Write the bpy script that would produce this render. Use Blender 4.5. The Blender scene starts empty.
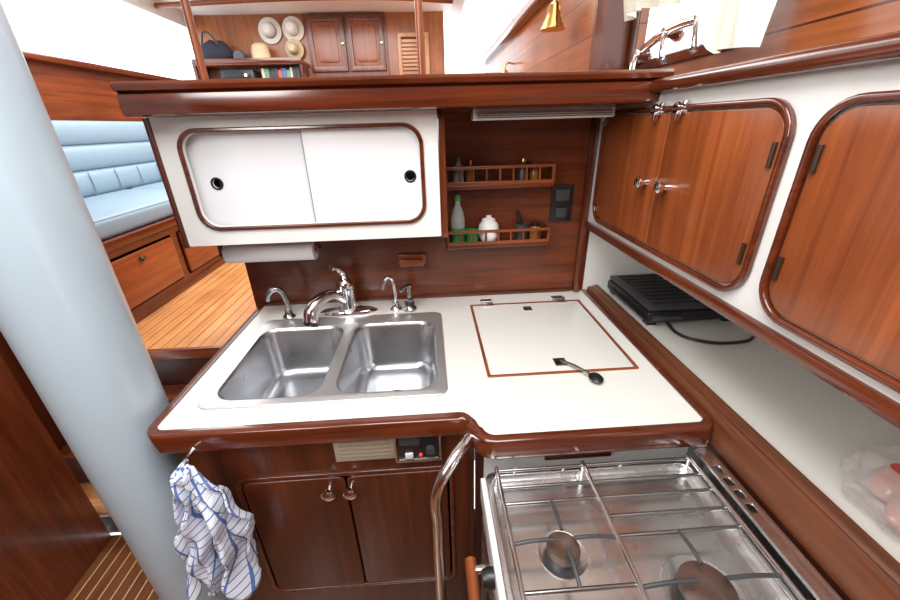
import bpy, bmesh, math, random
from mathutils import Vector, Matrix
random.seed(3)
S=bpy.context.scene
try:
    S.view_settings.view_transform='Standard'; S.view_settings.look='None'
except Exception: pass

# ---------------- materials ----------------
def new_mat(name):
    m=bpy.data.materials.new(name); m.use_nodes=True
    return m,m.node_tree.nodes,m.node_tree.links,m.node_tree.nodes['Principled BSDF']
def plain(name,col,rough=.5,metal=0,coat=0,noise=0.0,nscale=8,trans=0,emit=0,alpha=1,rn=0):
    m,N,L,B=new_mat(name)
    B.inputs['Base Color'].default_value=(*col,1); B.inputs['Roughness'].default_value=rough
    B.inputs['Metallic'].default_value=metal; B.inputs['Coat Weight'].default_value=coat
    B.inputs['Transmission Weight'].default_value=trans; B.inputs['Alpha'].default_value=alpha
    if emit: 
        B.inputs['Emission Color'].default_value=(*col,1); B.inputs['Emission Strength'].default_value=emit
    tc=N.new('ShaderNodeTexCoord'); nz=N.new('ShaderNodeTexNoise'); nz.inputs['Scale'].default_value=nscale; nz.inputs['Detail'].default_value=4
    L.new(tc.outputs['Object'],nz.inputs['Vector'])
    mx=N.new('ShaderNodeMix'); mx.data_type='RGBA'
    mx.inputs['A'].default_value=(*[c*(1-noise) for c in col],1); mx.inputs['B'].default_value=(*[min(1,c*(1+noise)) for c in col],1)
    L.new(nz.outputs['Fac'],mx.inputs['Factor']); L.new(mx.outputs['Result'],B.inputs['Base Color'])
    if rn:
        n2=N.new('ShaderNodeTexNoise'); n2.inputs['Scale'].default_value=14; n2.inputs['Detail'].default_value=3; L.new(tc.outputs['Object'],n2.inputs['Vector'])
        mr=N.new('ShaderNodeMapRange'); mr.inputs['From Min'].default_value=.3; mr.inputs['From Max'].default_value=.7
        mr.inputs['To Min'].default_value=rough-rn; mr.inputs['To Max'].default_value=rough+rn
        L.new(n2.outputs['Fac'],mr.inputs['Value']); L.new(mr.outputs['Result'],B.inputs['Roughness'])
    return m
def wood(name,dark,light,axis='Z',rough=.32,coat=.28,fine=34,long=1.6):
    m,N,L,B=new_mat(name)
    tc=N.new('ShaderNodeTexCoord'); mp=N.new('ShaderNodeMapping'); nz=N.new('ShaderNodeTexNoise'); cr=N.new('ShaderNodeValToRGB')
    s=[fine]*3; s['XYZ'.index(axis)]=long; mp.inputs['Scale'].default_value=s
    nz.inputs['Scale'].default_value=1.0; nz.inputs['Detail'].default_value=9; nz.inputs['Roughness'].default_value=.72; nz.inputs['Distortion'].default_value=.5
    L.new(tc.outputs['Object'],mp.inputs['Vector']); L.new(mp.outputs['Vector'],nz.inputs['Vector'])
    cr.color_ramp.elements[0].position=.34; cr.color_ramp.elements[0].color=(*dark,1)
    cr.color_ramp.elements[1].position=.66; cr.color_ramp.elements[1].color=(*light,1)
    L.new(nz.outputs['Fac'],cr.inputs['Fac'])
    n2=N.new('ShaderNodeTexNoise'); n2.inputs['Scale'].default_value=3.0; n2.inputs['Detail'].default_value=3; L.new(tc.outputs['Object'],n2.inputs['Vector'])
    cr2=N.new('ShaderNodeValToRGB'); cr2.color_ramp.elements[0].position=.3; cr2.color_ramp.elements[0].color=(.60,.55,.52,1); cr2.color_ramp.elements[1].position=.65; cr2.color_ramp.elements[1].color=(1,1,1,1)
    L.new(n2.outputs['Fac'],cr2.inputs['Fac'])
    mx=N.new('ShaderNodeMix'); mx.data_type='RGBA'; mx.blend_type='MULTIPLY'; mx.inputs['Factor'].default_value=.8
    L.new(cr.outputs['Color'],mx.inputs['A']); L.new(cr2.outputs['Color'],mx.inputs['B'])
    L.new(mx.outputs['Result'],B.inputs['Base Color'])
    B.inputs['Roughness'].default_value=rough; B.inputs['Coat Weight'].default_value=coat; B.inputs['Coat Roughness'].default_value=.15
    return m
MAH=((.082,.0165,.0052),(.235,.053,.0145))
w_x=wood('mahogany_x',*MAH,axis='X'); w_y=wood('mahogany_y',*MAH,axis='Y'); w_z=wood('mahogany_z',*MAH,axis='Z')
TR=((.060,.0115,.0045),(.185,.037,.011))
t_x=wood('trim_x',*TR,axis='X',rough=.18,coat=.6); t_y=wood('trim_y',*TR,axis='Y',rough=.18,coat=.6); t_z=wood('trim_z',*TR,axis='Z',rough=.18,coat=.6)
DR=((.20,.043,.010),(.38,.098,.025))
d_z=wood('doorwood_z',*DR,axis='Z',fine=45); d_x=wood('doorwood_x',*DR,axis='X'); d_y=wood('doorwood_y',*DR,axis='Y')
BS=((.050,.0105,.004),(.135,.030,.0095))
b_z=wood('base_mahogany_shaded',*BS,axis='Z')  # darker mahogany copy; dim light low down is put into the colour
board=wood('board_wood',(.11,.030,.011),(.22,.070,.027),axis='Y',rough=.4,coat=.1)
FW=wood('bulkhead_teak',(.28,.085,.024),(.50,.17,.050),axis='Z')
LG=((.42,.16,.055),(.72,.36,.15))
l_y=wood('lightteak_y',*LG,axis='Y'); l_z=wood('lightteak_z',*LG,axis='Z'); l_x=wood('lightteak_x',*LG,axis='X')
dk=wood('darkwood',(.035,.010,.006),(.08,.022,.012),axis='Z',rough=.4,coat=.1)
def stripes(name,base1,base2,line,pitch,frac,axis=0,off=0):
    m=wood(name,base1,base2,axis='XY'[1-axis] if axis<2 else 'Y',rough=.3,coat=.3)
    N=m.node_tree.nodes; L=m.node_tree.links; B=N['Principled BSDF']
    src=B.inputs['Base Color'].links[0].from_socket
    tc=N.new('ShaderNodeTexCoord'); sp=N.new('ShaderNodeSeparateXYZ'); L.new(tc.outputs['Object'],sp.inputs[0])
    a=N.new('ShaderNodeMath'); a.operation='MULTIPLY_ADD'; a.inputs[1].default_value=1/pitch; a.inputs[2].default_value=off+100
    L.new(sp.outputs[axis],a.inputs[0])
    f=N.new('ShaderNodeMath'); f.operation='FRACT'; L.new(a.outputs[0],f.inputs[0])
    g=N.new('ShaderNodeMath'); g.operation='LESS_THAN'; g.inputs[1].default_value=frac; L.new(f.outputs[0],g.inputs[0])
    mx=N.new('ShaderNodeMix'); mx.data_type='RGBA'; L.new(g.outputs[0],mx.inputs['Factor']); L.new(src,mx.inputs['A']); mx.inputs['B'].default_value=(*line,1)
    L.new(mx.outputs['Result'],B.inputs['Base Color']); return m
fl_g=stripes('teak_holly_galley',(.14,.045,.016),(.26,.09,.032),(.60,.38,.18),.045,.12)
fl_s=stripes('teak_holly_saloon',(.50,.20,.06),(.78,.38,.14),(.25,.08,.02),.055,.10)
plank=stripes('plank_wall',(.24,.065,.018),(.42,.13,.040),(.07,.015,.005),.14,.035,axis=2)
white=plain('white_laminate',(.78,.775,.745),.3,noise=.02,coat=.15)
cream=plain('counter_laminate',(.79,.775,.72),.22,noise=.03,nscale=5,coat=.3)
panelw=plain('slider_white_shaded',(.74,.75,.77),.35,noise=.01)  # rear slider: its shade is put into a darker copy of the white
panelw2=plain('slider_white_front',(.79,.795,.81),.35,noise=.01)
hullw=plain('hull_paint',(.82,.82,.78),.5,noise=.05,nscale=4)
mastm=plain('mast_paint',(.43,.53,.60),.33,noise=.04,nscale=3,coat=.25)
chrome=plain('chrome',(.84,.84,.85),.07,1)
steel=plain('stainless',(.80,.80,.80),.26,1,noise=.02,nscale=12,rn=.03)
rimsteel=plain('sink_rim_steel',(.74,.74,.74),.40,.85,noise=.05,nscale=30)
bsteel=plain('brushed_basin',(.50,.51,.53),.30,1,noise=.06,nscale=12,rn=.03)
black=plain('black_plastic',(.012,.012,.013),.35)
dgray=plain('dark_gray',(.05,.05,.055),.4)
gap=plain('gap_gray',(.30,.30,.32),.5)
iron=plain('burner_iron',(.10,.055,.04),.55,.3,noise=.4,nscale=30)
brass=plain('brass',(.75,.48,.16),.2,1)
bronze=plain('bronze_hinge',(.10,.07,.05),.35,.8)
redm=plain('red_led',(.9,.05,.03),.3,emit=1.0)
beige=plain('beige_panel',(.44,.38,.29),.5,noise=.05)
blue=plain('blue_vinyl',(.23,.33,.41),.5,noise=.05,nscale=20)
bluep=plain('blue_piping',(.12,.20,.28),.5)
cloth=plain('cream_cloth',(.80,.77,.66),.9,noise=.06,nscale=20)
paper=plain('paper_white',(.85,.85,.84),.9)
ceil=plain('ceiling_white',(.86,.85,.82),.5,noise=.02)
straw=plain('straw',(.62,.50,.32),.9,noise=.2,nscale=60)
hatb=plain('dark_felt',(.03,.03,.045),.9)
hatw=plain('white_felt',(.82,.80,.74),.9)
green=plain('green_soap',(.08,.42,.12),.15,trans=.3)
clearp=plain('clear_plastic',(.75,.80,.78),.1,trans=.6)
bagp=plain('bag_film',(.92,.88,.88),.10,alpha=.28,coat=1)
amber=plain('amber_bottle',(.30,.13,.03),.2)
bread=plain('bread_crust',(.66,.32,.24),.6,noise=.35,nscale=18)
glow=plain('window_frame_white',(.85,.87,.88),.4)
pewter=plain('pewter',(.38,.38,.37),.22,1)
def towel_mat():
    m,N,L,B=new_mat('check_towel')
    tc=N.new('ShaderNodeTexCoord'); sp=N.new('ShaderNodeSeparateXYZ'); L.new(tc.outputs['UV'],sp.inputs[0])
    outs=[]
    for i,(sc,fr) in enumerate(((12,.16),(20,.15))):
        a=N.new('ShaderNodeMath'); a.operation='MULTIPLY'; a.inputs[1].default_value=sc; L.new(sp.outputs[i],a.inputs[0])
        f=N.new('ShaderNodeMath'); f.operation='FRACT'; L.new(a.outputs[0],f.inputs[0])
        g=N.new('ShaderNodeMath'); g.operation='LESS_THAN'; g.inputs[1].default_value=fr; L.new(f.outputs[0],g.inputs[0]); outs.append(g.outputs[0])
    mxx=N.new('ShaderNodeMath'); mxx.operation='MAXIMUM'; L.new(outs[0],mxx.inputs[0]); L.new(outs[1],mxx.inputs[1])
    mx=N.new('ShaderNodeMix'); mx.data_type='RGBA'; mx.inputs['A'].default_value=(.76,.80,.88,1); mx.inputs['B'].default_value=(.11,.19,.46,1)
    L.new(mxx.outputs[0],mx.inputs['Factor']); L.new(mx.outputs['Result'],B.inputs['Base Color']); B.inputs['Roughness'].default_value=.95
    return m
towelm=towel_mat()

# ---------------- geometry helpers ----------------
def link(name,me,mat,smooth=None):
    if mat: 
        me.materials.clear(); me.materials.append(mat)
    if smooth is not None:
        for p in me.polygons: p.use_smooth=True
        me.set_sharp_from_angle(angle=math.radians(smooth))
    o=bpy.data.objects.new(name,me); S.collection.objects.link(o); return o
def box(name,x0,x1,y0,y1,z0,z1,mat,bev=0.0,seg=2):
    bm=bmesh.new(); bmesh.ops.create_cube(bm,size=1)
    for v in bm.verts: v.co=Vector((x0+(v.co.x+.5)*(x1-x0),y0+(v.co.y+.5)*(y1-y0),z0+(v.co.z+.5)*(z1-z0)))
    if bev>0: bmesh.ops.bevel(bm,geom=bm.edges[:],offset=bev,segments=seg,profile=.5,affect='EDGES')
    me=bpy.data.meshes.new(name); bm.to_mesh(me); bm.free()
    return link(name,me,mat,35 if bev>0 else None)
def rr(u0,u1,v0,v1,r,n=8):
    pts=[]
    for cx,cy,a in ((u1-r,v1-r,0),(u0+r,v1-r,90),(u0+r,v0+r,180),(u1-r,v0+r,270)):
        for i in range(n+1):
            t=math.radians(a+90*i/n); pts.append((cx+r*math.cos(t),cy+r*math.sin(t)))
    return pts
def ell(cx,cy,rx,ry,n=24): return [(cx+rx*math.cos(2*math.pi*i/n),cy+ry*math.sin(2*math.pi*i/n)) for i in range(n)]
MAPS={'XY':lambda u,v,w,d:(u,v,d+w),'XZ':lambda u,v,w,d:(u,d-w,v),'YZ':lambda u,v,w,d:(d-w,u,v)}
def plate(name,loops,d0,thick,plane,mat,bev=0.0):
    c=bpy.data.curves.new(name+'_c','CURVE'); c.dimensions='2D'; c.fill_mode='BOTH'
    c.extrude=max(thick/2-bev,1e-5); c.bevel_depth=bev; c.bevel_resolution=2; c.offset=-bev
    for lp in loops:
        s=c.splines.new('POLY'); s.points.add(len(lp)-1)
        for p,q in zip(s.points,lp): p.co=(q[0],q[1],0,1)
        s.use_cyclic_u=True
    o=bpy.data.objects.new('tmp',c); S.collection.objects.link(o); bpy.context.view_layer.update()
    me=bpy.data.meshes.new_from_object(o.evaluated_get(bpy.context.evaluated_depsgraph_get()))
    bpy.data.objects.remove(o); bpy.data.curves.remove(c)
    f=MAPS[plane]
    for v in me.vertices: v.co=Vector(f(v.co.x,v.co.y,v.co.z+thick/2,d0))
    bm=bmesh.new(); bm.from_mesh(me); bmesh.ops.remove_doubles(bm,verts=bm.verts,dist=1e-5); bmesh.ops.recalc_face_normals(bm,faces=bm.faces); bm.to_mesh(me); bm.free()
    me.name=name
    return link(name,me,mat,35)
def tube(name,pts,r,mat,radii=None,res=10,smooth=True,cyc=False,caps=True):
    c=bpy.data.curves.new(name+'_c','CURVE'); c.dimensions='3D'; c.bevel_depth=r; c.bevel_resolution=4; c.use_fill_caps=caps
    if smooth:
        s=c.splines.new('BEZIER'); s.bezier_points.add(len(pts)-1); c.resolution_u=res
        for i,(b,p) in enumerate(zip(s.bezier_points,pts)):
            b.co=p; b.handle_left_type='AUTO'; b.handle_right_type='AUTO'; b.radius=radii[i] if radii else 1
    else:
        s=c.splines.new('POLY'); s.points.add(len(pts)-1)
        for i,(b,p) in enumerate(zip(s.points,pts)): b.co=(*p,1); b.radius=radii[i] if radii else 1
    s.use_cyclic_u=cyc
    o=bpy.data.objects.new('tmp',c); S.collection.objects.link(o); bpy.context.view_layer.update()
    me=bpy.data.meshes.new_from_object(o.evaluated_get(bpy.context.evaluated_depsgraph_get()))
    bpy.data.objects.remove(o); bpy.data.curves.remove(c); me.name=name
    return link(name,me,mat,50)
def lathe(name,prof,loc,mat,axis='Z',n=28,sx=1,sy=1):
    bm=bmesh.new(); rings=[]
    for r,h in prof:
        rings.append([bm.verts.new((r*math.cos(2*math.pi*i/n)*sx,r*math.sin(2*math.pi*i/n)*sy,h)) for i in range(n)])
    for a,b in zip(rings,rings[1:]):
        for i in range(n): bm.faces.new((a[i],a[(i+1)%n],b[(i+1)%n],b[i]))
    bm.faces.new(rings[0][::-1]); bm.faces.new(rings[-1])
    bmesh.ops.remove_doubles(bm,verts=bm.verts,dist=1e-6)
    bmesh.ops.recalc_face_normals(bm,faces=bm.faces)
    R={'Z':Matrix.Identity(3),'-Y':Matrix(((1,0,0),(0,0,-1),(0,1,0))),'-X':Matrix(((0,0,-1),(0,1,0),(1,0,0))),'-Z':Matrix(((1,0,0),(0,-1,0),(0,0,-1)))}[axis]
    for v in bm.verts: v.co=R@v.co+Vector(loc)
    me=bpy.data.meshes.new(name); bm.to_mesh(me); bm.free()
    return link(name,me,mat,40)
def loft(name,rings,mat,cap_end=True,cap_start=False,smooth=40,closed=True):
    bm=bmesh.new(); R=[[bm.verts.new(p) for p in r] for r in rings]; n=len(R[0])
    for a,b in zip(R,R[1:]):
        for i in range(n if closed else n-1): bm.faces.new((a[i],a[(i+1)%n],b[(i+1)%n],b[i]))
    if cap_end: bm.faces.new(R[-1])
    if cap_start: bm.faces.new(R[0][::-1])
    bmesh.ops.recalc_face_normals(bm,faces=bm.faces)
    me=bpy.data.meshes.new(name); bm.to_mesh(me); bm.free()
    return link(name,me,mat,smooth)
def grp(name,*objs):
    objs=[o for o in objs if o]
    e=bpy.data.objects.new(name,None); S.collection.objects.link(e)
    c=Vector(); k=0
    for o in objs:
        for b in o.bound_box: c+=Vector(b); k+=1
    e.location=c/k; e.empty_display_size=.05
    for o in objs:
        o.parent=e; o.matrix_parent_inverse=Matrix.Translation(-e.location)
    return e

# ---------------- room shell ----------------
SF=.66
CE=2.56
box('floor',-1.42,1.2,-1.2,1.12,-.05,0,fl_g)
box('floor_saloon',-2.3,1.0,1.50,4.8,SF-.04,SF,fl_s)
box('wall_left',-1.45,-1.38,-1.2,1.11,0,2.3,w_z)
box('wall_left_link',-1.70,-1.63,1.05,1.50,0,2.3,w_z)
box('wall_aft',-1.42,1.3,-1.25,-1.2,0,2.3,w_z)
plate('ceiling_galley',[rr(-1.45,.82,-1.2,1.56,.01,2),rr(-.62,.50,-.45,.72,.06)],2.30,.04,'XY',ceil)
plate('trim_hatch_coaming',[rr(-.65,.53,-.48,.75,.07),rr(-.62,.50,-.45,.72,.06)],2.28,.10,'XY',t_x,.004)
grp('companion_steps',
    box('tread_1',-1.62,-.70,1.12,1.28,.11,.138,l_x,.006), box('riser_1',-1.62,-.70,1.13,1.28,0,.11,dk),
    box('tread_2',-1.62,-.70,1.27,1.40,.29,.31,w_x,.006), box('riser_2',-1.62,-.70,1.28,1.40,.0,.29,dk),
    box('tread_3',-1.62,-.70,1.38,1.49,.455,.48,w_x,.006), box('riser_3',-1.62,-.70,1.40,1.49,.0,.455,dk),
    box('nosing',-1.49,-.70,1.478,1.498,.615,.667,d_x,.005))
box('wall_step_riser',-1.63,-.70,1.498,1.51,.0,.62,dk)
box('wall_port',-2.30,-2.25,1.5,4.75,.6,1.93,w_y)
box('trim_port_sill',-2.27,-2.19,1.5,4.75,1.92,1.955,t_y,.006)
box('wall_saloon_aft',-2.30,-1.42,1.44,1.50,.67,2.5,w_z)
box('wall_port_upper',-2.30,-2.25,1.5,4.75,2.44,CE+.02,white)
grp('window_1',box('mullion_a',-2.29,-2.26,3.02,3.07,1.95,2.45,glow),box('mullion_b',-2.29,-2.26,4.68,4.75,1.95,2.45,glow),box('mullion_c',-2.29,-2.26,1.5,1.56,1.95,2.45,glow))
box('ceiling',-2.32,.32,1.55,4.75,CE,CE+.04,ceil)
for i,yy in enumerate((2.9,4.15)):
    tube('trim_beam_%d'%(i+1),[(-2.25,yy,CE-.05),(-1.4,yy,CE-.02),(-.8,yy,CE-.012),(-.2,yy,CE-.02),(.30,yy,CE-.05)],.020,d_x)
box('wall_forward',-2.30,.24,4.70,4.78,.6,CE,FW)
box('wall_forward_low',.24,.70,4.70,4.78,.6,1.98,FW)
box('wall_starboard',.67,.72,1.62,4.70,.6,2.10,plank)
box('trim_starboard_sill',.62,.70,1.62,4.72,2.09,2.12,t_y,.006)
grp('window_2',loft('frame_low',[[(.66,1.6,2.12),(.66,4.7,2.12)],[(.63,1.6,2.16),(.63,4.7,2.16)]],glow,False,closed=False),
    loft('frame_high',[[(.40,1.6,2.49),(.40,4.7,2.49)],[(.30,1.6,2.57),(.30,4.7,2.57)]],glow,False,closed=False),
    loft('mullion',[[(.66,3.1,2.12),(.66,3.14,2.12)],[(.36,3.1,2.52),(.36,3.14,2.52)]],glow,False,closed=False))
# ---------------- forward bulkhead furniture ----------------
def framed_door(name,x0,x1,z0,z1,y,mat,fr=.05):
    a=plate(name+'_frame',[rr(x0,x1,z0,z1,.006,2),rr(x0+fr,x1-fr,z0+fr,z1-fr,.006,2)],y,.03,'XZ',w_z,.004)
    b=plate(name+'_panel',[rr(x0+fr-.005,x1-fr+.005,z0+fr-.005,z1-fr+.005,.006,2)],y,.015,'XZ',mat,.003)
    b2=plate(name+'_field',[rr(x0+fr+.03,x1-fr-.03,z0+fr+.03,z1-fr-.03,.03,4)],y-.015,.010,'XZ',mat,.004)
    k=lathe(name+'_knob',[(.006,0),(.006,.012),(.014,.02),(.012,.03),(.0,.032)],(x1-fr/2,y-.03,(z0+z1)/2),brass,'-Y')
    return [a,b,b2,k]
L1=framed_door('left',-1.13,-.76,2.05,2.53,4.66,d_z); L2=framed_door('right',-.74,-.37,2.05,2.53,4.66,d_z)
grp('wall_cabinet',box('carcass',-1.15,-.35,4.66,4.70,1.9,2.545,w_z),*L1,*L2)
slats=[box('slat_%d'%i,-.20,.04,4.655,4.675,1.7+i*.035,1.725+i*.035,l_x) for i in range(18)]
grp('louver_door',plate('stile',[rr(-.24,.08,SF,2.38,.005,2),rr(-.20,.04,1.66,2.34,.005,2)],4.685,.04,'XZ',l_z,.004),*slats)
sh=[box('shelf_%d'%i,-2.2,-1.17,4.42,4.70,z,z+.035,d_x,.005) for i,z in enumerate((1.93,2.10))]
sh+= [box('fiddle_%d'%i,-2.2,-1.17,4.41,4.43,z+.01,z+.055,t_x,.005) for i,z in enumerate((1.93,2.10))]
sh+= [box('divider_%d'%i,x,x+.025,4.44,4.70,1.93,2.135,t_z) for i,x in enumerate((-2.22,-1.20))]
grp('bulkhead_shelf',*sh)
bk=[]
x=-1.6
i=0
while x<-1.25:
    w=random.uniform(.02,.045); h=random.uniform(.09,.125)
    bk.append(box('book_%d'%i,x,x+w,4.5,4.62,1.967,1.967+h,plain('bookc%d'%i,random.choice([(.1,.15,.35),(.5,.1,.08),(.6,.55,.45),(.05,.05,.06),(.15,.3,.2)]),.6),.002)); x+=w+.002; i+=1
grp('book_row',*bk)
grp('radio_receiver',box('case',-2.0,-1.68,4.5,4.66,1.966,2.07,dgray,.006),box('faceplate',-1.97,-1.71,4.495,4.502,1.98,2.055,black,.002),lathe('knob',[(.016,0),(.015,.02),(0,.021)],(-1.75,4.495,2.02),chrome,'-Y'))
def hat(name,x,z,r,mat,y=4.69,band=black):
    return grp(name,lathe('brim',[(.001,0),(r,.004),(r*1.02,.012),(r*.6,.02),(.001,.02)],(x,y,z),mat,'-Y'),
        lathe('crown',[(r*.58,.012),(r*.56,.07),(r*.47,.11),(r*.3,.125),(0,.118)],(x,y,z),mat,'-Y'),
        lathe('band',[(r*.60,.014),(r*.60,.035),(r*.57,.036)],(x,y,z),band,'-Y'))
hat('sun_hat',-1.50,2.42,.110,hatw); hat('sun_hat',-1.27,2.43,.105,hatw,band=straw); hat('sun_hat',-1.28,2.255,.090,straw,4.66,straw)
def hat_up(name,x,y,z,r,mat):
    return grp(name,lathe('brim',[(.001,0),(r*.9,.0),(r,.012),(r*.98,.018),(r*.6,.014),(.001,.014)],(x,y,z),mat,sy=.85),
        lathe('crown',[(r*.6,.01),(r*.58,.08),(r*.5,.14),(r*.3,.16),(0,.15)],(x,y,z),mat,sy=.8))
hat_up('straw_hat',-1.59,4.56,2.136,.15,straw)
def duffel():
    bm=bmesh.new(); bmesh.ops.create_icosphere(bm,subdivisions=3,radius=1)
    for v in bm.verts:
        n=v.co.normalized(); w=1+.07*math.sin(9*n.x+4*n.z); v.co=Vector((-2.02+n.x*.15*w,4.57+n.y*.10*w,2.222+max(n.z,-.72)*.11*w))
    me=bpy.data.meshes.new('bag_body'); bm.to_mesh(me); bm.free(); return link('bag_body',me,hatb,60)
grp('duffel_bag',duffel(),tube('strap',[(-2.11,4.50,2.29),(-2.04,4.47,2.38),(-1.96,4.50,2.29)],.01,dgray))
grp('rolled_jacket',tube('roll',[(-1.80,4.52,2.186),(-1.80,4.66,2.186)],.049,plain('jacket_grey',(.12,.13,.17),.9,noise=.3,nscale=30)),tube('tie',[(-1.848,4.6,2.185),(-1.80,4.6,2.238),(-1.752,4.6,2.185)],.006,black))

# ---------------- settee ----------------
se=[box('plinth',-2.25,-1.49,1.56,4.2,SF,1.07,w_y),box('top_trim',-1.515,-1.475,1.56,4.2,1.03,1.075,t_y,.008),box('base_trim',-1.50,-1.478,1.56,4.2,SF,.70,t_y,.004)]
for i,y0 in enumerate((1.66,2.30,2.95)):
    se.append(box('drawer_%d'%i,-1.49,-1.475,y0,y0+.56,.74,.98,d_y,.004))
    se.append(plate('drawer_bead_%d'%i,[rr(y0-.012,y0+.572,.728,.992,.01,3),rr(y0,y0+.56,.74,.98,.005,3)],-1.49,.003,'YZ',dk))
    se.append(lathe('drawer_pull_%d'%i,[(.004,0),(.006,.01),(.018,.016),(.014,.026),(0,.028)],(-1.465,y0+.28,.93),bronze,'Z'))
for i,(a,b) in enumerate(((1.60,2.9),(2.92,4.18))):
    se.append(box('seat_cushion_%d'%i,-2.14,-1.50,a,b,1.072,1.17,blue,.028,4))
    se.append(tube('piping_%d'%i,[(-1.512,a+.02,1.160),(-1.512,b-.02,1.160)],.006,bluep,smooth=False))
for k,z0 in enumerate((1.17,1.315,1.46)):
    rings=[]
    for j in range(9):
        t=j/8; rings.append([(-2.115+.02*math.sin(math.pi*t)**.6-.015*k,1.60,z0+t*.143),(-2.115+.02*math.sin(math.pi*t)**.6-.015*k,4.18,z0+t*.143)])
    se.append(loft('back_panel_%d'%k,[[(-2.22,1.6,z0),(-2.22,4.18,z0)]]+rings+[[(-2.22,1.6,z0+.144),(-2.22,4.18,z0+.144)]],blue,False,smooth=60,closed=False))
    if k: se.append(tube('seam_%d'%k,[(-2.108-.015*k,1.6,z0-.001),(-2.108-.015*k,4.18,z0-.001)],.005,bluep,smooth=False))
for i in range(12):
    y=1.72+i*.22; se.append(tube('stitch_%d'%i,[(-2.092,y,1.175),(-2.090,y,1.24),(-2.096,y,1.31)],.0025,bluep))
grp('settee',*se)

# ---------------- mast ----------------
lathe('mast',[(.1,0.0),(.1,2.3)],(-.79,.785,0),mastm,n=64)
# ---------------- galley peninsula ----------------
CZ=.90
xl,xr,yf,yf2,yb=-.655,.595,.705,.625,1.38
def arc(cx,cy,r,a0,a1,n=8): return [(cx+r*math.cos(math.radians(a0+(a1-a0)*i/n)),cy+r*math.sin(math.radians(a0+(a1-a0)*i/n))) for i in range(n+1)]
def outline(e):
    r1=.025+e
    p=[(xl-e,yb)]
    p+=arc(xl+.025,yf+.025,r1,180,270)
    p+=[(.045,yf-e)]+arc(.045,yf-.03-e,.03,90,35,5)
    p+=[(.082-e,.675-e*.6),(.088-e,.655)]
    p+=arc(.123,yf2+.028,.028+e,190,270,6)
    p+=arc(xr-.02,yf2+.02,.02+e,270,360,5)
    p+=[(xr+e,yb)]
    return p
SX0,SX1,SY0,SY1=-.600,.026,.770,1.24
hole=rr(SX0+.02,SX1-.02,SY0+.02,SY1-.02,.03)
inner=outline(0); outer=outline(.022)
top=plate('laminate_top',[inner,hole],CZ-.03,.03,'XY',cream)
def strip(name,inn,out,z0,z1,mat,bev=.007):
    rings=[]
    for (a,b),(c,d) in zip(inn,out):
        dx,dy=c-a,d-b; l=math.hypot(dx,dy) or 1; ux,uy=dx/l*bev,dy/l*bev
        rings.append([(a,b,z0),(a,b,z1),(c-ux,d-uy,z1),(c-ux*.3,d-uy*.3,z1-bev*.3),(c,d,z1-bev),(c,d,z0+bev),(c-ux*.3,d-uy*.3,z0+bev*.3),(c-ux,d-uy,z0)])
    return loft(name,rings,mat,True,True,50)
edge=strip('edge_trim',inner,outer,CZ-.05,CZ+.004,t_x)
sub=plate('substrate',[outline(-.004),hole],CZ-.046,.014,'XY',dk)
grp('galley_counter',top,edge,sub)
FY=.73
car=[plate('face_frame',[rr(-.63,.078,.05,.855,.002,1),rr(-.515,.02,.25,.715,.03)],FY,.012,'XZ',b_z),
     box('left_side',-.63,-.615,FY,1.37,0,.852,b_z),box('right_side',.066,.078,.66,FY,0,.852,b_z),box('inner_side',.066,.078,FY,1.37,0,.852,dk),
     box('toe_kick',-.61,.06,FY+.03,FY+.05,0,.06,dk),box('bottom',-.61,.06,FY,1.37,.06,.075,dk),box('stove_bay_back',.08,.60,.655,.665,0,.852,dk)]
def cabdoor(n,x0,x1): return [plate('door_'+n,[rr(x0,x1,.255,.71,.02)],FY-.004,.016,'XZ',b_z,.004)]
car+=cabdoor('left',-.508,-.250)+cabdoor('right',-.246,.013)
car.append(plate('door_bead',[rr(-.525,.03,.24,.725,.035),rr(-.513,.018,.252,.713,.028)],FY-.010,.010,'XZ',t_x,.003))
for i,x in enumerate((-.290,-.235)):
    car.append(lathe('knob_%d'%i,[(.007,0),(.006,.012),(.016,.02),(.017,.028),(.010,.034),(0,.035)],(x,FY-.02,.678),chrome,'-Y'))
car.append(box('panel_white',.10,.595,.650,.655,.70,.852,white)); car.append(box('wood_cleat',.24,.40,.638,.650,.80,.846,t_x,.004))
grp('base_cabinet',*car)
grp('control_panel',box('beige_plate',-.262,-.112,.7115,.718,.762,.845,beige,.002),box('black_case',-.110,-.002,.700,.718,.762,.848,black,.004),
    box('display',-.100,-.05,.697,.701,.815,.838,dgray,.002),lathe('dial',[(.012,0),(.011,.012),(0,.013)],(-.025,.700,.80),dgray,'-Y'),
    box('switch',-.088,-.068,.694,.70,.775,.792,white,.002),lathe('pilot_light',[(.004,0),(.004,.004),(0,.005)],(-.05,.700,.783),redm,'-Y'),
    plate('bezel',[rr(-.113,.001,.760,.850,.004,3),rr(-.108,-.004,.765,.845,.003,3)],.700,.002,'XZ',steel),
    *[box('grille_%d'%i,-.25,-.125,.7105,.7125,.775+i*.012,.779+i*.012,plain('gr%d'%i,(.33,.28,.2),.6)) for i in range(5)])

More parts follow.
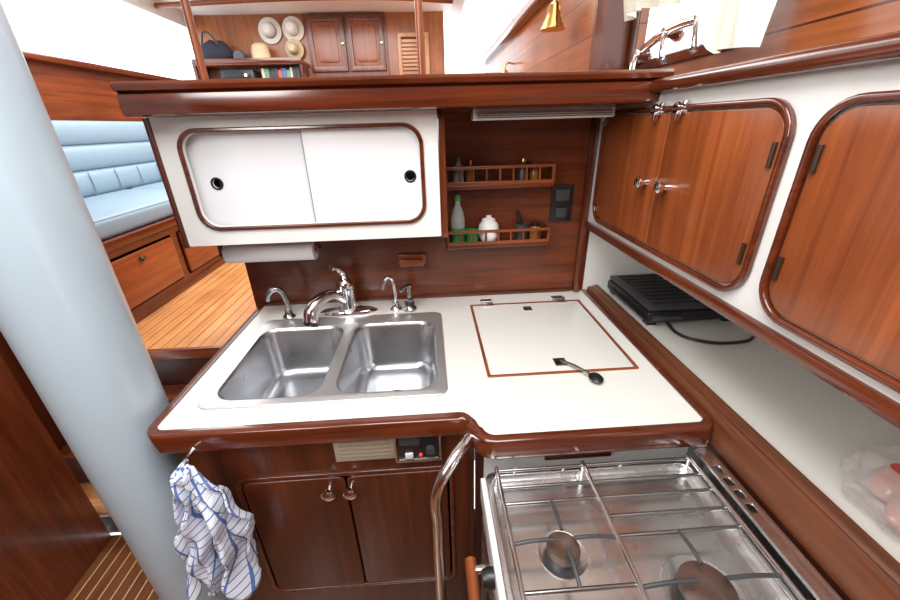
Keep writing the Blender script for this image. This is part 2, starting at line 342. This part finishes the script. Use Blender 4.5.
# ---------------- sink ----------------
bz=CZ+.006
B1=(-.573,-.304,.797,1.170); B2=(-.268,.000,.797,1.170)
rim=plate('rim',[rr(SX0,SX1,SY0,SY1,.03),rr(*B1,.055),rr(*B2,.055)],CZ,.006,'XY',rimsteel,.0025)
def basin(n,b):
    x0,x1,y0,y1=b; rings=[]
    for ins,z,r in ((-.001,bz,.056),(.002,bz-.004,.054),(.006,bz-.012,.052),(.016,.760,.05),(.024,.742,.05),(.038,.733,.045),(.06,.730,.04),(.10,.728,.02)):
        rings.append([(u,v,z) for u,v in rr(x0+ins,x1-ins,y0+ins,y1-ins,r)])
    return loft('basin_'+n,rings,bsteel,True,smooth=60)
def drain(n,x,y): return lathe('drain_'+n,[(.038,0),(.036,.003),(.028,.001),(.02,.002),(.0,.004)],(x,y,.7285),chrome)
grp('double_sink',rim,basin('left',B1),basin('right',B2),drain('left',-.438,.99),drain('right',-.134,.99))
# ---------------- faucets ----------------
fx,fy=-.312,1.282
grp('kitchen_faucet',
    lathe('escutcheon',[(.0,0),(.034,0),(.034,.006),(.030,.013),(.0,.015)],(fx,fy,CZ),chrome,sx=3.1,sy=1),
    lathe('body',[(.0,0),(.034,0),(.034,.02),(.029,.04),(.029,.08),(.032,.092),(.030,.108),(.020,.122),(.0,.126)],(fx,fy,CZ+.01),chrome),
    tube('spout',[(fx,fy-.005,CZ+.052),(fx-.035,fy-.035,CZ+.088),(fx-.070,fy-.075,CZ+.092),(fx-.098,fy-.11,CZ+.065),(fx-.105,fy-.12,CZ+.03)],.022,chrome,[.95,.85,.9,1.05,1.1]),
    lathe('nozzle',[(0,0),(.016,0),(.021,.004),(.023,.012),(0,.013)],(fx-.105,fy-.12,CZ+.018),black),
    tube('lever',[(fx,fy,CZ+.125),(fx-.004,fy+.003,CZ+.150),(fx-.018,fy-.018,CZ+.178),(fx-.032,fy-.035,CZ+.190)],.011,chrome,[1.5,1.1,.9,1.2]))
def goose(name,x,y,h,reach,r,mat,dx=-1):
    return grp(name,lathe('base',[(0,0),(.022,0),(.022,.005),(.014,.014),(.012,.03),(0,.031)],(x,y,CZ),mat),
      tube('neck',[(x,y,CZ+.02),(x,y,CZ+h*.7),(x+dx*reach*.35,y-reach*.15,CZ+h),(x+dx*reach*.8,y-reach*.3,CZ+h*.9),(x+dx*reach,y-reach*.35,CZ+h*.68)],r,mat))
goose('filter_faucet',-.525,1.265,.115,.055,.010,pewter)
goose('water_faucet',-.140,1.285,.13,.04,.006,chrome)
grp('soap_dispenser',lathe('pump_base',[(0,0),(.024,0),(.024,.008),(.015,.018),(.014,.045),(.008,.05),(.007,.085),(.013,.09),(.012,.10),(0,.102)],(-.088,1.278,CZ),pewter),
    tube('nozzle',[(-.088,1.278,CZ+.096),(-.10,1.262,CZ+.098),(-.115,1.245,CZ+.088)],.006,pewter),
    lathe('collar',[(.0155,.022),(.0175,.024),(.0175,.034),(.0155,.036)],(-.088,1.278,CZ),black))
# ---------------- icebox lid ----------------
grp('icebox_lid',plate('lid_border',[rr(.135,.552,.835,1.287,.004,2),rr(.1435,.5435,.8435,1.2785,.003,2)],CZ,.004,'XY',d_x,.001),
    plate('lid_top',[rr(.145,.542,.845,1.277,.003,2)],CZ,.003,'XY',cream,.001),
    *[box('hinge_%d'%i,x-.022,x+.022,1.265,1.325,CZ+.003,CZ+.007,steel,.0015) for i,x in enumerate((.20,.475))],
    *[tube('hinge_pin_%d'%i,[(x-.022,1.295,CZ+.008),(x+.022,1.295,CZ+.008)],.006,pewter,smooth=False) for i,x in enumerate((.20,.475))],
    box('inset_plate',.325,.355,1.215,1.245,CZ+.003,CZ+.006,pewter,.001),
    box('latch_plate',.330,.365,.865,.90,CZ+.003,CZ+.008,pewter,.002))
grp('ice_pick_key',tube('shank',[(.347,.882,CZ+.012),(.375,.845,CZ+.016),(.40,.81,CZ+.014)],.0035,pewter),
    lathe('handle',[(0,0),(.012,.001),(.018,.007),(.012,.013),(0,.015)],(.413,.795,CZ+.004),black,sx=1,sy=1.3))

# ---------------- upper cabinet over sink ----------------
UY=1.10
OP=rr(-.630,-.018,1.275,1.518,.045)
OPo=rr(-.641,-.007,1.264,1.529,.055)
mid=-.327
uc=[plate('face',[rr(-.690,.032,1.222,1.556,.002,1),OP],UY+.012,.012,'XZ',white),
    plate('door_frame',[OPo,OP],UY+.002,.010,'XZ',t_x,.003),
    plate('slider_left',[rr(-.65,mid+.02,1.26,1.535,.002,1),ell(-.581,1.389,.012,.012)],UY+.034,.006,'XZ',panelw),
    plate('slider_right',[rr(mid,.0,1.26,1.535,.002,1),ell(-.048,1.392,.012,.012)],UY+.024,.007,'XZ',panelw2,.001),
    box('slider_edge',mid-.003,mid,UY+.017,UY+.026,1.262,1.533,gap),
    box('bottom',-.69,.045,UY+.003,1.376,1.222,1.236,w_x),box('left_side',-.705,-.690,UY-.004,1.376,1.218,1.556,t_z,.003),box('right_side',.032,.052,UY-.004,1.376,1.218,1.556,t_z,.003),
    box('cavity_back',-.66,.02,UY+.05,UY+.055,1.25,1.54,black)]
for i,(x,z,d) in enumerate(((-.581,1.389,UY+.028),(-.048,1.392,UY+.017))):
    uc.append(plate('pull_ring_%d'%i,[ell(x,z,.017,.017),ell(x,z,.012,.012)],d,.003,'XZ',black,.001))
grp('upper_cabinet',*uc)
def prism_x(name,x0,x1,prof,mat): return loft(name,[[(x0,y,z) for y,z in prof],[(x1,y,z) for y,z in prof]],mat,True,True,50)
bp=[(1.04,1.556),(1.030,1.560),(1.027,1.575),(1.029,1.602),(1.036,1.606),(1.022,1.610),(1.019,1.620),(1.026,1.628),(1.05,1.629),(1.06,1.626),(1.06,1.556)]
grp('bar_top',prism_x('fascia',-.700,.60,bp,t_x),box('slab',-.700,.60,1.06,1.55,1.557,1.626,t_x,.004))
box('wall_galley_back',-.69,.60,1.38,1.50,0,1.556,w_x)
box('wall_saloon_face',-.69,.66,1.50,1.52,.66,1.556,w_z)
box('trim_1',.555,.578,1.355,1.38,.905,1.556,t_z,.003)
box('trim_2',-.66,.55,1.370,1.38,.902,.915,t_x,.003)
for x in (-.577,-.002):
    grp('handrail_post',lathe('post',[(.010,0),(.010,.67)],(x,1.2,1.626),d_z),lathe('foot',[(.018,0),(.018,.006),(.011,.012)],(x,1.2,1.626),t_z))
grp('light_fixture',box('housing',.13,.52,1.13,1.19,1.528,1.557,glow,.004),box('lens',.14,.51,1.12,1.135,1.530,1.548,plain('lens',(.7,.7,.66),.4),.003),
    *[box('rib_%d'%i,.14,.51,1.1185,1.1205,1.533+i*.005,1.535+i*.005,dgray) for i in range(3)])
def rack(z0,z1):
    ps=[box('base',.056,.425,1.30,1.379,z0,z0+.012,w_x,.002),box('top_rail',.056,.425,1.300,1.309,z1-.010,z1,d_x,.003),box('low_rail',.056,.425,1.300,1.306,z0+.012,z0+.024,d_x,.002)]
    for i in range(9):
        x=.062+i*.0445; ps.append(lathe('spindle_%d'%i,[(.003,0),(.0045,.3*(z1-z0-.03)),(.003,(z1-z0-.03))],(x,1.3045,z0+.022),d_z,n=10))
    for x in (.056,.418): ps.append(box('end_%.2f'%x,x,x+.007,1.30,1.379,z0,z1,w_z,.002))
    return grp('spice_rack',*ps)
rack(1.322,1.395); rack(1.118,1.182)
def bottle(name,x,y,z,r,h,mat,cap):
    return grp(name,lathe('glass',[(0,0),(r,0),(r,h*.55),(r*.8,h*.68),(r*.35,h*.8),(r*.35,h*.88),(0,h*.88)],(x,y,z),mat),lathe('cap',[(0,0),(r*.45,0),(r*.4,h*.14),(0,h*.14)],(x,y,z+h*.87),cap))
bottle('spice_bottle',.105,1.345,1.335,.018,.085,clearp,green); bottle('spice_bottle',.145,1.345,1.335,.016,.075,amber,brass)
bottle('spice_bottle',.325,1.345,1.335,.020,.075,dgray,brass); bottle('spice_bottle',.365,1.348,1.335,.016,.060,amber,black)
grp('dish_soap_bottle',lathe('shell',[(0,0),(.024,0),(.026,.03),(.024,.09),(.018,.115),(.009,.135),(.009,.15),(0,.15)],(.100,1.343,1.131),clearp),
    lathe('liquid',[(0,0),(.0255,.001),(.0272,.03),(.0265,.055),(0,.055)],(.100,1.343,1.131),green),lathe('cap',[(0,0),(.012,0),(.010,.02),(0,.022)],(.100,1.343,1.28),green))
grp('sponge_dish',lathe('dish',[(0,0),(.022,0),(.026,.045),(.023,.045),(.019,.006),(0,.006)],(.150,1.340,1.131),green))
grp('white_canister',lathe('jar',[(0,0),(.024,0),(.034,.015),(.038,.038),(.034,.062),(.024,.074),(0,.074)],(.210,1.341,1.131),paper),lathe('lid',[(0,0),(.025,0),(.023,.008),(.010,.014),(.010,.020),(0,.022)],(.210,1.341,1.204),paper))
grp('brush_holder',lathe('cup',[(0,0),(.022,0),(.024,.06),(.021,.06),(.02,.01),(0,.01)],(.33,1.342,1.131),dgray),tube('brush',[(.33,1.342,1.14),(.325,1.35,1.20),(.315,1.355,1.235)],.006,black))
grp('pepper_jar',lathe('jar',[(0,0),(.02,0),(.021,.04),(.015,.05),(0,.05)],(.380,1.343,1.131),amber),lathe('lid',[(0,0),(.016,0),(.016,.014),(0,.015)],(.380,1.343,1.180),black))
grp('outlet_panel',box('plate',.440,.520,1.372,1.379,1.185,1.315,black,.003),box('meter',.455,.505,1.367,1.373,1.26,1.30,dgray,.003),box('socket',.46,.50,1.368,1.373,1.20,1.235,dgray,.003))
grp('wooden_hook',box('back',-.125,-.02,1.366,1.379,1.045,1.085,d_x,.004),box('lip',-.118,-.028,1.345,1.367,1.045,1.057,d_x,.003),box('front',-.118,-.028,1.342,1.349,1.045,1.07,d_x,.003))
grp('paper_towel_roll',tube('roll',[(-.652,1.215,1.165),(-.375,1.215,1.165)],.034,paper,smooth=False),
    tube('rod',[(-.675,1.215,1.165),(-.355,1.215,1.165)],.008,t_x,smooth=False),
    box('bracket_l',-.672,-.660,1.20,1.23,1.155,1.222,t_z,.003),box('bracket_r',-.370,-.358,1.20,1.23,1.155,1.222,t_z,.003))

# ---------------- starboard cabinets ----------------
CX=.58
D1=(.628,1.300,1.215,1.535); D2=(-.12,.572,1.215,1.532)
r=.05
sc=[plate('face',[rr(-.30,1.378,1.175,1.577,.002,1)],CX+.014,.014,'YZ',white),
    plate('bead_1',[rr(D1[0]-.012,D1[1]+.012,D1[2]-.012,D1[3]+.012,r+.012),rr(*D1,r)],CX,.014,'YZ',t_y,.004),
    plate('bead_2',[rr(D2[0]-.012,D2[1]+.012,D2[2]-.012,D2[3]+.012,r+.012),rr(*D2,r)],CX,.014,'YZ',t_y,.004)]
def halfdoor(n,y0,y1,z0,z1,rr_,left,right):
    pts=[]
    ra=rr_ if right else .003; rb=rr_ if left else .003
    for cx,cy,a,q in ((y1-ra,z1-ra,0,ra),(y0+rb,z1-rb,90,rb),(y0+rb,z0+rb,180,rb),(y1-ra,z0+ra,270,ra)):
        for i in range(9):
            t=math.radians(a+90*i/8); pts.append((cx+q*math.cos(t),cy+q*math.sin(t)))
    return plate('door_'+n,[pts],CX,.008,'YZ',d_z,.002)
g=.003
sp_=.955
sc+=[halfdoor('a',sp_+.002,D1[1]-g,D1[2]+g,D1[3]-g,r,False,True),halfdoor('b',D1[0]+g,sp_-.002,D1[2]+g,D1[3]-g,r,True,False),halfdoor('c',D2[0]+g,D2[1]-g,D2[2]+g,D2[3]-g,r,True,True)]
sc.append(box('bottom_trim',CX-.012,CX+.012,-.30,1.378,1.160,1.186,t_y,.006))
sc.append(box('underside',CX+.012,1.12,-.30,1.378,1.162,1.176,white)); sc.append(box('top',CX+.012,1.12,-.30,1.378,1.565,1.577,w_y))
for i,(y,z) in enumerate(((.998,1.371),(.905,1.371))):
    sc.append(lathe('knob_%d'%i,[(.008,0),(.006,.012),(.013,.02),(.014,.028),(.008,.033),(0,.034)],(CX-.008,y,z),chrome,'-X'))
for i,y in enumerate((.995,.905)):
    sc.append(lathe('catch_%d'%i,[(.015,0),(.015,.006),(.009,.009),(.009,.015),(.013,.020),(.011,.026),(0,.028)],(CX-.004,y,1.540),chrome,'-X'))
    sc.append(tube('catch_arm_%d'%i,[(CX-.020,y,1.540),(CX-.020,y+.004,1.515)],.006,chrome,smooth=False))
for i,(y,z) in enumerate(((.640,1.46),(.640,1.29),(.560,1.46),(.560,1.29))):
    sc.append(tube('hinge_%d'%i,[(CX-.010,y,z-.020),(CX-.010,y,z+.020)],.004,bronze,smooth=False))
grp('starboard_cabinet',*sc)
box('trim_rail',.548,.60,-.30,1.56,1.577,1.606,t_y,.010,3)
plate('wall_starboard_galley',[rr(-1.2,1.60,1.61,2.3,.002,1),rr(1.05,1.56,1.70,2.05,.03)],.79,.03,'YZ',plank)
plate('trim_window_3',[rr(1.02,1.59,1.67,2.08,.05),rr(1.05,1.56,1.70,2.05,.03)],.76,.012,'YZ',t_y,.004)
box('trim_ledge',.60,.76,-.30,1.60,1.592,1.606,w_y,.003)
box('wall_starboard_link',.62,.76,1.60,1.62,1.0,2.12,w_z)
box('hull_shelf',.664,1.05,-.30,1.385,.875,.90,cream,.002)
loft('wall_hull',[[(1.03,-.30,.89),(1.03,1.385,.89)],[(1.05,-.30,.96),(1.05,1.385,.96)],[(1.12,-.30,1.175),(1.12,1.385,1.175)]],hullw,False,closed=False)
box('wall_recess_end',.60,1.14,1.382,1.40,.85,1.56,hullw)
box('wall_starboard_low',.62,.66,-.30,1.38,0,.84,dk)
bprof=[(.618,.84),(.618,.906),(.622,.914),(.630,.917),(.636,.914),(.639,.917),(.652,.922),(.662,.920),(.664,.900),(.664,.84)]
loft('trim_shelf_board',[[(x,-.30,z) for x,z in bprof],[(x,1.38,z) for x,z in bprof]],board,True,True,40)
grp('portable_cooktop',box('body',.69,1.0,1.06,1.365,.912,.95,black,.010,3),box('lid',.695,.995,1.065,1.36,.951,.968,dgray,.006,2),
    *[box('rib_%d'%i,.72,.97,1.09+i*.03,1.10+i*.03,.967,.971,black,.001) for i in range(9)],
    *[box('foot_%d'%i,x,x+.03,y,y+.03,.90,.914,black) for i,(x,y) in enumerate(((.70,1.07),(.96,1.07),(.70,1.32),(.96,1.32)))],
    box('handle',.70,.80,1.045,1.062,.925,.94,dgray,.004))
tube('power_cable',[(.985,1.05,.925),(1.0,1.0,.908),(.97,.955,.906),(.88,.93,.906),(.80,.95,.906),(.76,1.0,.906),(.75,1.05,.92)],.005,black)
def blob(name,mat,c,s,amp,sub=4):
    bm=bmesh.new(); bmesh.ops.create_icosphere(bm,subdivisions=sub,radius=1)
    for v in bm.verts:
        n=v.co.normalized(); w=1+amp*(math.sin(7*n.x+3*n.z)*math.cos(6*n.y)+.5*abs(math.sin(9*n.y+7*n.x+3*math.sin(4*n.z)))+.2*math.sin(17*n.z+11*n.x))
        v.co=Vector((c[0]+n.x*s[0]*w,c[1]+n.y*s[1]*w,max(c[2]+n.z*s[2]*w,.902)))
    me=bpy.data.meshes.new(name); bm.to_mesh(me); bm.free(); return link(name,me,mat,60)
grp('bread_bag',blob('film',bagp,(.765,.385,.952),(.082,.085,.058),.10,5),blob('roll_1',bread,(.750,.355,.940),(.050,.034,.036),.04),blob('roll_2',bread,(.785,.415,.938),(.046,.030,.034),.04),
    plate('label',[rr(.715,.765,.355,.405,.01,4)],1.004,.0015,'XY',plain('label_red',(.6,.08,.07),.4)))

# ---------------- curtain ----------------
def curtain():
    nu,nv=90,18; rings=[]
    for j in range(nv+1):
        t=j/nv; row=[]
        for i in range(nu+1):
            s=i/nu; y=.84+s*.66
            k=min(1,max(0,(s-.24)/.10)); k=k*k*(3-2*k)
            low=1.640+k*.17+.015*math.sin(s*9)
            z=2.12+(low-2.12)*t
            x=.690+.020*math.sin(s*60+1.2*math.sin(t*3))+.012*math.sin(s*23+t*4)-.035*(1-k*.5)*math.sin(t*2.2)
            row.append((x,y,z))
        rings.append(row)
    return loft('cloth',rings,cloth,False,smooth=80,closed=False)
grp('window_curtain',curtain(),tube('rod',[(.70,.80,2.12),(.70,1.56,2.12)],.008,brass,smooth=False))
grp('window_latch',tube('bar',[(.735,1.52,1.70),(.725,1.40,1.735),(.722,1.25,1.755),(.728,1.12,1.75)],.013,chrome),
    *[lathe('boss_%d'%i,[(.026,0),(.026,.012),(.016,.03),(.016,.05),(0,.052)],(.760,y,z),chrome,'-X') for i,(y,z) in enumerate(((1.46,1.715),(1.30,1.75),(1.15,1.752)))],
    *[tube('lever_%d'%i,[(.715,y,z),(.700,y-.02,z-.035),(.698,y-.03,z-.07)],.009,chrome,[1,1,1.3]) for i,(y,z) in enumerate(((1.46,1.715),(1.30,1.75),(1.15,1.752)))])
grp('brass_lamp',lathe('shade',[(.055,0),(.052,.01),(.035,.045),(.025,.085),(.012,.10),(0,.102)],(.585,2.0,1.89),brass),tube('arm',[(.585,2.0,1.98),(.60,2.0,2.03),(.67,2.0,2.03)],.007,brass),lathe('wall_plate',[(0,0),(.035,0),(.03,.01),(0,.012)],(.67,2.0,2.03),brass,'-X'))
grp('brass_lamp',lathe('shade',[(.045,0),(.042,.01),(.03,.04),(.02,.07),(0,.08)],(.60,3.2,1.80),brass),tube('arm',[(.60,3.2,1.87),(.61,3.2,1.91),(.67,3.2,1.91)],.006,brass))

# ---------------- grab rail ----------------
tube('grab_rail',[(.085,.69,.865),(.07,.665,.868),(.02,.60,.855),(-.012,.578,.80),(-.015,.575,.70),(-.018,.575,.40),(-.02,.575,.0)],.0135,plain('polished_rail',(.86,.86,.86),.18,1),res=14)

# ---------------- stove ----------------
x0,x1,y0,y1=.095,.560,.02,.605
st=[box('body',x0,x1,y0,y1,.30,.795,steel,.006),
    plate('top_rim',[rr(x0,x1,y0,y1,.02),rr(x0+.014,x1-.014,y0+.014,y1-.014,.02)],.795,.022,'XY',steel,.004),
    plate('top_pan',[rr(x0+.01,x1-.01,y0+.01,y1-.01,.02)],.795,.004,'XY',steel)]
zg=.842
rodr=.0038
for i,x in enumerate((.118,.308,.545)): st.append(tube('long_rod_%d'%i,[(x,y0+.03,zg),(x,y1-.012,zg)],rodr+.0006,chrome,smooth=False))
def cross(xa,xb,ys,tag):
    for i,y in enumerate(ys): st.append(tube('cross_rod_%s_%d'%(tag,i),[(xa,y,zg-.006),(xb,y,zg-.006)],rodr,pewter,smooth=False))
cross(.118,.545,(.588,.545,.050),'full'); cross(.118,.308,(.508,.350,.315,.26,.07),'l'); cross(.308,.545,(.508,.468,.430,.26,.22,.10),'r')
for i,(x,y) in enumerate(((.118,.585),(.308,.585),(.545,.585),(.118,.06),(.308,.06),(.545,.06))): st.append(tube('rod_foot_%d'%i,[(x,y,zg),(x,y,.80)],rodr,steel,smooth=False))
for i,(xa,xb) in enumerate(((.16,.20),(.27,.31),(.40,.44))): st.append(tube('back_clip_%d'%i,[(xa,.588,zg-.004),(xa,.597,zg-.02),(xa,.600,.812)],.0035,chrome))
def burner(n,x,y,rb,xa,xb,ya,yb2):
    st.append(lathe('burner_well_'+n,[(rb*1.15,0),(rb*1.5,0),(rb*1.45,.003),(rb*1.2,.001)],(x,y,.7985),steel))
    st.append(lathe('burner_base_'+n,[(0,0),(rb*.8,0),(rb*.85,.014),(0,.014)],(x,y,.799),dgray))
    st.append(lathe('burner_cap_'+n,[(0,0),(rb,0),(rb,.006),(rb*.85,.010),(rb*.25,.009),(0,.006)],(x,y,.813),iron))
    for k,(ex,ey) in enumerate(((xa,y),(xb,y),(x,ya),(x,yb2))):
        dx,dy=ex-x,ey-y; l=math.hypot(dx,dy); ux,uy=dx/l,dy/l
        st.append(tube('grate_%s_%d'%(n,k),[(x+ux*rb*.55,y+uy*rb*.55,zg+.001),(x+ux*l*.55,y+uy*l*.55,zg+.002),(ex,ey,zg-.005)],.0036,dgray))
burner('small',.213,.428,.030,.118,.308,.350,.508); burner('large',.425,.345,.044,.308,.545,.26,.430); burner('aft',.213,.16,.036,.118,.308,.07,.26)
st.append(box('front_panel',.085,.097,y0,y1,.735,.80,white,.003))
for i in range(4): st.append(lathe('gas_knob_%d'%i,[(.018,0),(.018,.01),(.014,.022),(0,.024)],(.086,.10+i*.105,.768),black,'-X'))
st.append(tube('wood_handle',[(.05,.08,.70),(.05,.49,.70)],.012,d_y,smooth=False))
for y in (.10,.47): st.append(box('handle_bracket_%.2f'%y,.045,.095,y-.006,y+.006,.692,.708,steel,.002))
st.append(box('oven_door',.085,.095,y0+.03,y1-.03,.36,.72,steel,.004)); st.append(box('oven_window',.082,.086,.15,.47,.45,.62,black,.002))
for i,y in enumerate((.06,.56)): st.append(box('leg_%d'%i,.12,.54,y-.02,y+.02,.0,.30,dk))
grp('gimbaled_stove',*st)
slots=[rr(.578,.594,.45+.03*i,.47+.03*i,.006,4) for i in range(4)]
grp('gimbal_bracket',plate('plate',[rr(.570,.606,.0,.612,.01)]+slots,.835,.006,'XY',steel,.001),box('wall_leg',.600,.606,.0,.60,.0,.835,steel),
    tube('pivot',[(.57,.618,.852),(.60,.618,.852)],.012,chrome,smooth=False))
# ---------------- towel ----------------
def towel():
    nu,nv=80,60; bm=bmesh.new(); uv=bm.loops.layers.uv.new('UVMap'); V=[]
    for j in range(nv+1):
        t=j/nv; w=.016+.068*min(1,t*1.8)**.8; row=[]
        for i in range(nu+1):
            s=i/nu*2-1
            fold=math.sin(s*8+1.5*math.sin(t*3))
            x=-.566+s*w+.010*math.sin(t*5)+.012*math.sin(s*12+t*6)*t+.006*math.sin(t*17+s*5)
            y=.640+.024*fold*(.35+t)+.012*math.sin(s*19-t*6)-.012*(1-s*s)+.006*math.sin(t*21+s*9)
            drop=.415+.035*math.sin(s*4+.8)+.025*math.sin(s*11)
            z=.855-t*drop+(-.012*abs(s) if t<.2 else 0)
            row.append(bm.verts.new((x,y,z)))
        V.append(row)
    for j in range(nv):
        for i in range(nu):
            f=bm.faces.new((V[j][i],V[j][i+1],V[j+1][i+1],V[j+1][i]))
            for lp,(a,b) in zip(f.loops,((i,j),(i+1,j),(i+1,j+1),(i,j+1))):
                lp[uv].uv=(a/nu+.03*math.sin(b/nv*7),b/nv+.02*math.sin(a/nu*9))
    me=bpy.data.meshes.new('cloth'); bm.to_mesh(me); bm.free(); o=link('cloth',me,towelm,80)
    m=o.modifiers.new('s','SOLIDIFY'); m.thickness=.004; return o
grp('dish_towel',towel(),lathe('hook',[(.007,0),(.004,.004),(.004,.026),(.007,.030),(0,.032)],(-.566,.683,.860),steel,'-Y'))

# ---------------- world & lights ----------------
W=bpy.data.worlds.new('sky'); S.world=W; W.use_nodes=True
bg=W.node_tree.nodes['Background']; bg.inputs['Color'].default_value=(.92,.96,1.0,1); bg.inputs['Strength'].default_value=2.8
def area(name,loc,target,sx,sy,power,col=(1,1,1)):
    l=bpy.data.lights.new(name,'AREA'); l.shape='RECTANGLE'; l.size=sx; l.size_y=sy; l.energy=power; l.color=col
    o=bpy.data.objects.new(name,l); S.collection.objects.link(o); o.location=loc
    o.rotation_euler=(Vector(target)-Vector(loc)).to_track_quat('-Z','Y').to_euler(); return o
area('hatch_light',(-.05,.15,2.29),(.0,.45,.9),.9,.9,24,(1,.99,.97))
area('shelf_fill',(-1.0,-.5,2.0),(.7,.7,1.0),.6,.5,17,(1,.99,.97))  # added fill from port to lift the shelf recess, no real source
area('saloon_fill',(-1.0,3.0,2.50),(-1.0,3.0,0),1.8,2.0,90,(1,.99,.97))  # added overhead fill for the saloon; the ceiling above is closed
# ---------------- camera ----------------
f=381.0
dn=Vector((24,-828,-381)).normalized(); Zc=-dn
Yc=Vector((-25,175,-381)); Yc=(Yc-Yc.dot(Zc)*Zc).normalized(); Xc=Yc.cross(Zc)
R=Matrix((Xc,Yc,Zc))
cd=bpy.data.cameras.new('camera'); cd.lens=f/900*36; cd.sensor_width=36; cd.clip_start=.02; cd.clip_end=50
co=bpy.data.objects.new('camera',cd); S.collection.objects.link(co)
M=R.to_4x4(); M.translation=Vector((0,0,1.52)); co.matrix_world=M
S.camera=co
